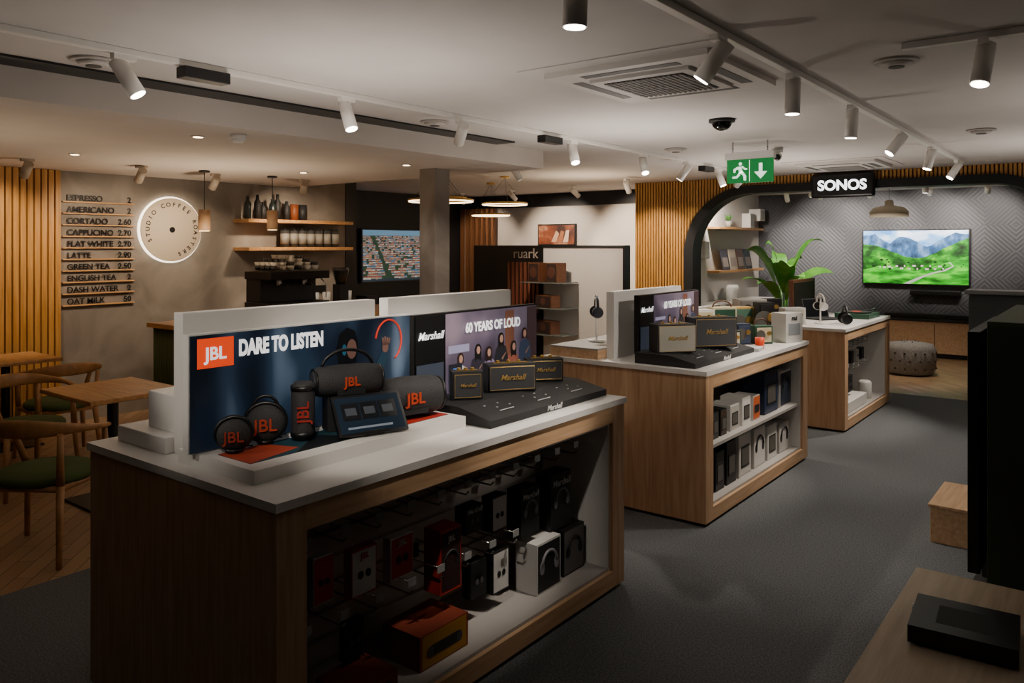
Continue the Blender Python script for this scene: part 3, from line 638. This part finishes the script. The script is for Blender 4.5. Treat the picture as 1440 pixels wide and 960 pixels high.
for i in range(16):
    xx = -3.05+.06*i; zz = 1.345+.025*math.sin(i*3.3); w_ = .02+.015*(i % 3)
    pl([(xx, zz), (xx+w_, zz), (xx+w_, zz+.025), (xx, zz+.025)], M('#b8b6b0', .5, 0, 1.0), 5); pl([(xx-.003, zz+.025), (xx+w_+.003, zz+.025), (xx+w_/2, zz+.04)], M('#3c342e', .5, 0, 1.0), 5)
for i in range(22):
    xx = rg.uniform(-3.26, -1.85); zz = rg.uniform(1.32, 1.48); r_ = rg.uniform(.01, .025); pl([(xx+r_*math.cos(k*.9), zz+r_*.7*math.sin(k*.9)) for k in range(7)], M('#0a260a', .5, 0, .9), 4.6)
b.done()
b = MB('soundbar', bevel=.01); b.box(-2.6, -1.9, 13.58, 13.698, .93, 1.0, BLACK); b.done()
b = MB('media_console', bevel=.004); b.box(-3.6, -.8, 13.25, 13.695, .08, .55, OAKH); b.box(-3.62, -.78, 13.23, 13.695, .55, .59, BLK2); b.box(-3.5, -.9, 13.35, 13.6, 0, .08, BLACK)
for i in range(3): b.box(-2.9+.7*i, -2.892+.7*i, 13.245, 13.252, .1, .53, BLACK)
b.done()
simple('soundbar', [(-2.9, -1.7, 13.3, 13.42, .592, .66, BLACK)], .01)
b = MB('tufted_pouf', (-2.2, 11.5, 0))
b.lathe([(.27, .02), (.3, .06), (.315, .2), (.31, .34), (.28, .4), (.15, .425), (.01, .43)], (0, 0, 0), mnoise('pouf_fabric', (1, 1, 1), [(.3, '#77736e'), (.7, '#96918b')], 60, .9, .3), 40)
for r_ in range(3):
    for k in range(16): a = 2*math.pi*(k+.5*(r_ % 2))/16; b.sph((.312*math.cos(a), .312*math.sin(a), .1+.1*r_), .014, M('#3a3733', .8), 8, 6)
for r_, n_ in ((.1, 6), (.21, 12)):
    for k in range(n_): a = 2*math.pi*k/n_; b.sph((r_*math.cos(a), r_*math.sin(a), .425-.05*(r_ > .15)*.5), .012, M('#3a3733', .8), 8, 6)
b.cyl((0, 0, 0), (0, 0, .02), .24, BLACK); b.done()
b = MB('pendant_lamp', (-2.56, 12.0, 0)); b.lathe([(.25, 2.1), (.25, 2.17), (.2, 2.23), (.06, 2.26), (.05, 2.33), (.02, 2.34)], (0, 0, 0), M('#b3a58f', .7), 36); b.cyl((0, 0, 2.34), (0, 0, CZ-.001), .004, BLACK, seg=8); b.done()
for zz in (1.99, 1.31): simple('wall_shelf', [(-5.049, -4.85, 11.5, 13.4, zz-.035, zz, TABLE)], .003)
b = MB('potted_plant', (-4.95, 12.1, 1.991)); b.lathe([(.04, 0), (.055, .1), (.045, .1)], (0, 0, 0), M('#8a8680', .7), 16)
for i in range(9): a = i*.7; b.tube([(0, 0, .09), (.03*math.cos(a), .04*math.sin(a), .15), (.06*math.cos(a), .09*math.sin(a), .17+.02*(i % 3))], [.006, .014, .003], M('#3f6a2c', .6), 6)
b.done()
b = MB('magazine_display')
for i, c in enumerate(('#3d3a44', '#a89c8c', '#513a30', '#2d3a48')): yy = 11.75+.32*i; b.T = Matrix.Translation((-4.9, yy, 1.312)) @ Matrix.Rotation(math.radians(-10), 4, 'Y'); b.box(0, .012, 0, .27, 0, .33, M(c, .5)); b.box(.012, .013, .03, .24, .05, .2, M('#8c8078', .5))
b.T = Matrix(); b.done()
for (y, z, m) in ((13.0, 2.0, WHITE), (13.35, 2.12, WHITE)):
    b = MB('wall_speaker', (-4.95, y, z), 0, bevel=.015); b.box(-.095, .05, -.09, .09, 0, .24, m) if y < 13.2 else b.box(-.095, .1, -.12, .12, 0, .2, m); b.box(.05, .055, -.07, .07, .02, .22, M('#a9a7a3', .7)) if y < 13.2 else b.box(.1, .105, -.1, .1, .02, .18, M('#a9a7a3', .7)); b.done()
b = MB('wall_speaker', (-4.98, 11.2, 1.5), bevel=.02); b.box(-.065, .07, -.09, .09, 0, .26, WHITE); b.done()
b = MB('media_sideboard', bevel=.004); b.box(-5.03, -4.6, 10.6, 13.2, .1, .8, OAKH); b.box(-5.03, -4.58, 10.58, 13.22, .8, .83, WHITE); b.box(-4.95, -4.7, 10.8, 13.0, 0, .1, BLACK); b.done()
b = MB('smart_speaker', (-4.8, 11.9, .831)); b.lathe([(.08, 0), (.1, .05), (.1, .2), (.08, .25), (.01, .25)], (0, 0, 0), WHITE); b.done()
# banana plant
b = MB('banana_leaf_plant', (-3.9, 11.55, 0)); b.lathe([(.14, 0), (.19, .38), (.17, .38), (.15, .33)], (0, 0, 0), M('#55514c', .7))
LEAF = mnoise('leaf_green', (1, 1, 1), [(.3, '#3c8a2c'), (.7, '#76b848')], 6, .4)
# (azimuth, reach, stem top, blade tip height, half width)
for i, (az, rc, zs, zt, wd) in enumerate(((35, .6, 1.2, 1.74, .12), (215, .55, 1.1, 1.6, .12), (60, .35, 1.2, 1.5, .11), (205, .25, 1.25, 1.7, .1), (20, .7, 1.0, 1.3, .12), (228, .65, .95, 1.2, .12), (300, .5, 1.0, 1.4, .12), (330, .45, .9, 1.25, .11), (120, .4, 1.1, 1.55, .11), (270, .4, 1.1, 1.45, .11), (250, .55, .9, 1.15, .12))):
    a = math.radians(az); dx, dy = math.cos(a), math.sin(a)
    b.tube([(.02*dx, .02*dy, .33), (.05*dx, .05*dy, .33+(zs-.33)*.5), (.18*rc*dx, .18*rc*dy, zs)], [.014, .011, .007], LEAF, 8)
    v = []; f = []; N = 12; r0 = .18*rc; tw = .5*math.sin(i*1.9)
    for k in range(N+1):
        t = k/N; rr = r0+(rc-r0)*t**1.2; z = zs+(zt-zs)*math.sin(t*math.pi*.62)/.93; w = wd*math.sin(math.pi*min(1, t*.95+.05))**.8
        cx, cy = rr*dx, rr*dy; v += [(cx-dy*w, cy+dx*w, z+(.25+tw)*w), (cx, cy, z), (cx+dy*w, cy-dx*w, z+(.25-tw)*w)]
    for k in range(N): f += [(3*k, 3*k+1, 3*k+4, 3*k+3), (3*k+1, 3*k+2, 3*k+5, 3*k+4)]
    b.add(v, f, LEAF, True)
b.done()
# sign over the arch
b = MB('illuminated_shop_sign', (-2.6, 9.82, 2.42), bevel=.03); b.box(-.36, .36, -.05, .03, -.15, .135, M('#0c0c0e', .3))
b.kids.append(('SONOS', .165, (0, -.056, -.01), M('#ffffff', .5, 0, 3), '-Y', 'CENTER', .03, 0, .004, None, 1)); b.done()
# exit sign
b = MB('exit_sign', (-2.47, 6.5, 0)); G = M('#0c7a38', .5, 0, .5); W_ = M('#eafff0', .5, 0, 1.1)
b.box(-.2, .2, -.008, .008, 2.23, 2.43, G); b.box(-.21, .21, -.03, .03, 2.43, 2.49, WHITE)
for sx in (-.15, .15): b.cyl((sx, 0, 2.49), (sx, 0, CZ-.001), .006, CHROME)
b.box(-.004, .002, -.0095, -.008, 2.24, 2.42, W_)
def ep(p): b.prism([(x, -.0095, z+2.33) for x, z in p], (0, -.001, 0), W_)
ep([(.08, .06), (.11, .06), (.11, -.01), (.15, -.01), (.095, -.07), (.04, -.01), (.08, -.01)])
ep([(-.1, .04), (-.07, .04), (-.06, -.01), (-.09, -.02)]); ep([(-.09, -.01), (-.06, 0), (-.03, -.04), (-.03, -.08), (-.05, -.08), (-.055, -.04)]); ep([(-.09, -.01), (-.08, -.03), (-.11, -.06), (-.15, -.06), (-.15, -.045), (-.115, -.04)])
ep([(-.1, .04), (-.14, .02), (-.14, -.01), (-.125, -.01), (-.12, .01), (-.095, .02)]); ep([(-.07, .04), (-.045, .01), (-.02, .01), (-.02, .022), (-.04, .025), (-.06, .045)])
ep([(-.08+.014*math.cos(i*.628), .062+.014*math.sin(i*.628)) for i in range(10)]); b.done()
# ------------------------------------------------------------------ ceiling fixtures
def cassette(x, y, s=.44):
    b = MB('ceiling_air_conditioner', (x, y, CZ), bevel=.006); W2 = M('#cfcac4', .5)
    b.box(-s-.1, s+.1, -s-.1, s+.1, -.006, -.001, CEIL); b.box(-s, s, -s, s, -.035, -.006, W2)
    b.box(-s*.62, s*.62, -s*.62, s*.62, -.05, -.035, W2)
    b.box(-s*.5, s*.5, -s*.5, s*.5, -.052, -.05, M('#3c3a38', .7))
    for k in range(15): t = -s*.48+k*s*.96/14.5; b.box(t, t+.012, -s*.5, s*.5, -.058, -.052, M('#8a8682', .6)); b.box(-s*.5, s*.5, t, t+.008, -.057, -.053, M('#8a8682', .6))
    for sg in (-1, 1):
        b.box(-s*.6, s*.6, sg*s*.8-.03, sg*s*.8+.03, -.037, -.035, M('#4a4744', .6)); b.box(sg*s*.8-.03, sg*s*.8+.03, -s*.6, s*.6, -.037, -.035, M('#4a4744', .6))
    b.done()
cassette(-1.88, 3.72); cassette(-2.35, 8.9, .4)
b = MB('dome_security_camera', (-2.2, 5.26, CZ)); b.cyl((0, 0, -.02), (0, 0, -.001), .09, BLK2); b.sph((0, 0, -.02), (.07, .07, .06), M('#0a0a0c', .1)); b.done()
b = MB('bullet_security_camera', (-2.48, 7.2, CZ)); b.cyl((0, 0, -.03), (0, 0, -.001), .05, WHITE); b.cyl((0, .02, -.06), (.03, -.08, -.08), .035, WHITE); b.sph((.032, -.085, -.081), .028, BLACK); b.done()
for (x, y) in ((-.84, 4.09), (-.83, 6.92), (-3.85, 1.75), (-3.85, 4.1), (-3.2, 6.6)):
    b = MB('ceiling_air_valve', (x, y, CZ)); b.cyl((0, 0, -.012), (0, 0, -.001), .1, M('#b9b3ac', .5)); b.cyl((0, 0, -.03), (0, 0, -.012), .06, M('#c9c3bc', .5), .075); b.cyl((0, 0, -.034), (0, 0, -.03), .035, M('#55524e')); b.done()
b = MB('smoke_detector', (-4.5, 2.95, 2.413)); b.cyl((0, 0, -.03), (0, 0, -.001), .05, WHITE); b.cyl((0, 0, -.05), (0, 0, -.03), .03, WHITE, .045); b.done()
def track(x0, x1, y0, y1): simple('ceiling_track', [(x0, x1, y0, y1, CZ-.03, CZ-.001, M('#e8e4de', .4))], .003)
track(-3.54, -3.5, -1.5, 9.7); track(-1.31, -1.27, -1.5, 9.3); track(-.75, 2.5, 3.74, 3.78); track(-4.4, -.9, 12.3, 12.34)
def head(x, y, tgt, e=30, ang=55, col=(1, .89, .77), zc=CZ-.03, mat=M('#f0ece6', .4), L=.16, lit=True, r=.037, blend=.6):
    b = MB('track_spotlight'); top = Vector((x, y, zc)); b.box(x-.018, x+.018, y-.05, y+.05, zc-.025, zc, mat)
    pv = top-Vector((0, 0, .075)); b.cyl(top-Vector((0, 0, .02)), pv, .007, mat, seg=10)
    d = (Vector(tgt)-pv).normalized()
    p, q = pv-d*L*.35, pv+d*L*.75
    b.cyl(p, q, r, mat); b.cyl(q, q+d*.003, r*.86, WEMIT); o = b.done()
    if e: spot(q+d*.012, tgt, e, ang, col, blend, parent=o)
# left track; first two heads unseen, added to light the near counter
for y, t, e, an in ((-.4, (-2.45, 1.9, 1.2), 16, 24), (.6, (-2.8, 2.3, 1.2), 12, 34), (1.73, (-2.9, 2.3, 1.1), 22, 50), (3.01, (-2.9, 3.0, 1), 20, 55), (4.02, (-5.0, 5.0, 1.2), 18, 55), (5.38, (-2.9, 5.0, 1), 28, 55), (6.58, (-2.9, 6.0, 1), 28, 55), (7.5, (-4.6, 7.2, .9), 18, 55), (8.35, (-2.9, 8.4, .9), 24, 55), (9.0, (-5.0, 9.9, 1.3), 26, 60)):
    head(-3.52, y, t, e, an)
for y, t, e, an in ((.1, (-2.6, 1.95, 1.28), 15, 30), (.8, (-2.35, 2.3, 1.05), 18, 36), (1.99, (-1.4, 1.99, 0), 0, 55), (3.05, (-2.3, 2.75, 1.0), 26, 44), (3.97, (-1.35, 3.97, 0), 4, 60), (5.07, (-1.45, 5.1, 0), 16, 75), (6.37, (-2.3, 5.6, .85), 34, 52), (7.6, (-1.8, 7.2, .2), 26, 75), (8.96, (-2.2, 8.3, .8), 34, 60)):  # right track; first two heads out of view, put in to brighten counter one
    head(-1.29, y, t, e, an)
head(-.44, 3.76, (-.7, 3.1, .2), 0)
head(.5, 3.76, (-2.35, 5.0, 1.15), 38, 30); head(.9, 3.76, (-2.4, 3.0, 1.2), 26, 22)  # off-view heads added to light the counter speakers and screens
for x in (-4.1, -3.6, -2.9, -2.1, -1.4): head(x, 12.32, (x-.2, 13.6, 1.9 if x > -3.8 else 1.4), 34, 70)
head(-4.7, 11.2, (-5.04, 12.3, 1.6), 30, 90)
head(-3.3, 11.0, (-3.9, 11.7, 1.0), 26, 70); head(-1.9, 10.9, (-2.2, 11.5, .2), 22, 80)  # first head added to brighten the plant
for y in (2.12, 5.06, 8.0): simple('track_power_adapter', [(-3.56, -3.48, y-.12, y+.12, CZ-.085, CZ-.031, BLACK)], .004)
# cafe soffit
WARM = (1, .78, .55)
for (x, y, e) in ((-4.77, 2.83, 5), (-6.45, 2.79, 14), (-4.99, 4.95, 8), (-6.3, 4.85, 12), (-6.0, 1.5, 10)):
    b = MB('recessed_downlight', (x, y, 2.413)); b.cyl((0, 0, -.006), (0, 0, -.001), .045, M('#c8beb2', .5)); b.cyl((0, 0, -.008), (0, 0, -.006), .03, M('#ffdcae', .5, 0, 10)); o = b.done()
    spot((x, y, 2.4), (x, y, 0), e, 100, WARM, parent=o)
for (x, y, t, e) in ((-6.9, 3.55, (-8, 3.7, 1.5), 11), (-7.1, 4.4, (-8, 4.5, 1.5), 9), (-7.0, 5.4, (-8, 5.9, 1.5), 18), (-7.1, 2.7, (-8, 2.7, 1.5), 10)):
    head(x, y, t, e, 95, WARM, 2.413, M('#a89a8a', .5), .13)
# rear area
for (x, y, t, e) in ((-7.4, 9.6, (-7.4, 11, 1.6), 36), (-6.2, 9.5, (-5.9, 11, 1.5), 56), (-4.9, 6.4, (-4.8, 7.6, 1.1), 28), (-8.6, 9.8, (-9.0, 11, 1.5), 14), (-5.0, 8.9, (-5.1, 9.9, 1.4), 22)):
    head(x, y, t, e, 80, (1, .8, .62))
# added upward fill lamps without fixtures, to brighten ceiling and room
NW = (1, .9, .81)
for (x, y, z, e, c) in ((-2.9, 2.6, 1.5, 11, NW), (-2.9, 5.2, 1.5, 17, NW), (-2.9, 8.0, 1.4, 17, NW), (.5, 5.6, 1.5, 12, NW), (-.2, 8, 1.4, 13, NW), (-6.4, 4.0, 1.2, 18, WARM), (-5.6, 1.6, 1.1, 8, WARM), (-5.3, 8.4, 1.75, 11, WARM), (-2.6, 11.6, 1.2, 10, NW)):
    spot((x, y, z), (x, y, 5), e, 165, c, 1, .03)
# ------------------------------------------------------------------ right-hand units
DG = M('#26321f', .6)
b = MB('green_display_cabinet', bevel=.004); b.box(-.47, .9, 4.1, 5.35, 0, 1.34, DG); b.box(-.47, .9, 4.1, 5.35, 1.34, 1.36, M('#3c4a32', .6)); b.done()
b = MB('floor_standing_screen', bevel=.004); b.box(-.56, -.51, 4.2, 5.2, .18, 1.3, BLACK); b.box(-.58, -.49, 4.5, 4.9, .0, .03, BLK2); b.box(-.55, -.52, 4.6, 4.8, .03, .18, BLK2); b.done()
b = MB('grey_display_partition', bevel=.004); b.box(-.74, 1.5, 5.6, 5.75, 0, 1.4, M('#5c6063', .7)); b.box(-.76, 1.5, 5.58, 5.77, 1.4, 1.425, M('#9a9d9f', .5)); b.done()
b = MB('low_display_plinth', bevel=.004); b.box(-.86, -.6, 5.05, 5.57, 0, .2, OAKH); b.box(-.87, -.59, 5.04, 5.58, .2, .22, OAKH); b.done()
b = MB('low_display_bench', bevel=.004); b.box(-.68, .6, 1.6, 3.78, 0, .27, OAK); b.box(-.7, .62, 1.58, 3.8, .27, .3, mnoise('pale_oak_top', (9, .6, 9), [(.3, '#a8977f'), (.7, '#bcac95')], 5, .5)); b.done()
b = MB('av_receiver', (-.44, 3.2, .301), 4, bevel=.004); b.box(-.16, .17, -.15, .15, .01, .07, BLACK)
for sx in (-.12, .13):
    for sy in (-.12, .12): b.cyl((sx, sy, 0), (sx, sy, .012), .015, BLK2)
b.cyl((-.16, .08, .04), (-.17, .08, .04), .016, CHROME); b.box(-.1605, -.16, -.1, .04, .035, .05, M('#22262a', .2)); b.box(-.08, .1, -.08, .08, .07, .0705, M('#1a1a1c', .7)); b.done()
# ------------------------------------------------------------------ world + camera
w = bpy.data.worlds.new('world'); S.world = w; w.use_nodes = True
w.node_tree.nodes['Background'].inputs[0].default_value = (.03, .03, .035, 1)
cam = bpy.data.cameras.new('camera'); cam.lens = 27.72; cam.sensor_width = 36; cam.shift_y = -135/1440
o = bpy.data.objects.new('camera', cam); COL.objects.link(o); o.location = (0, 0, 1.7)
o.rotation_euler = (math.radians(90), 0, math.radians(37.6)); S.camera = o
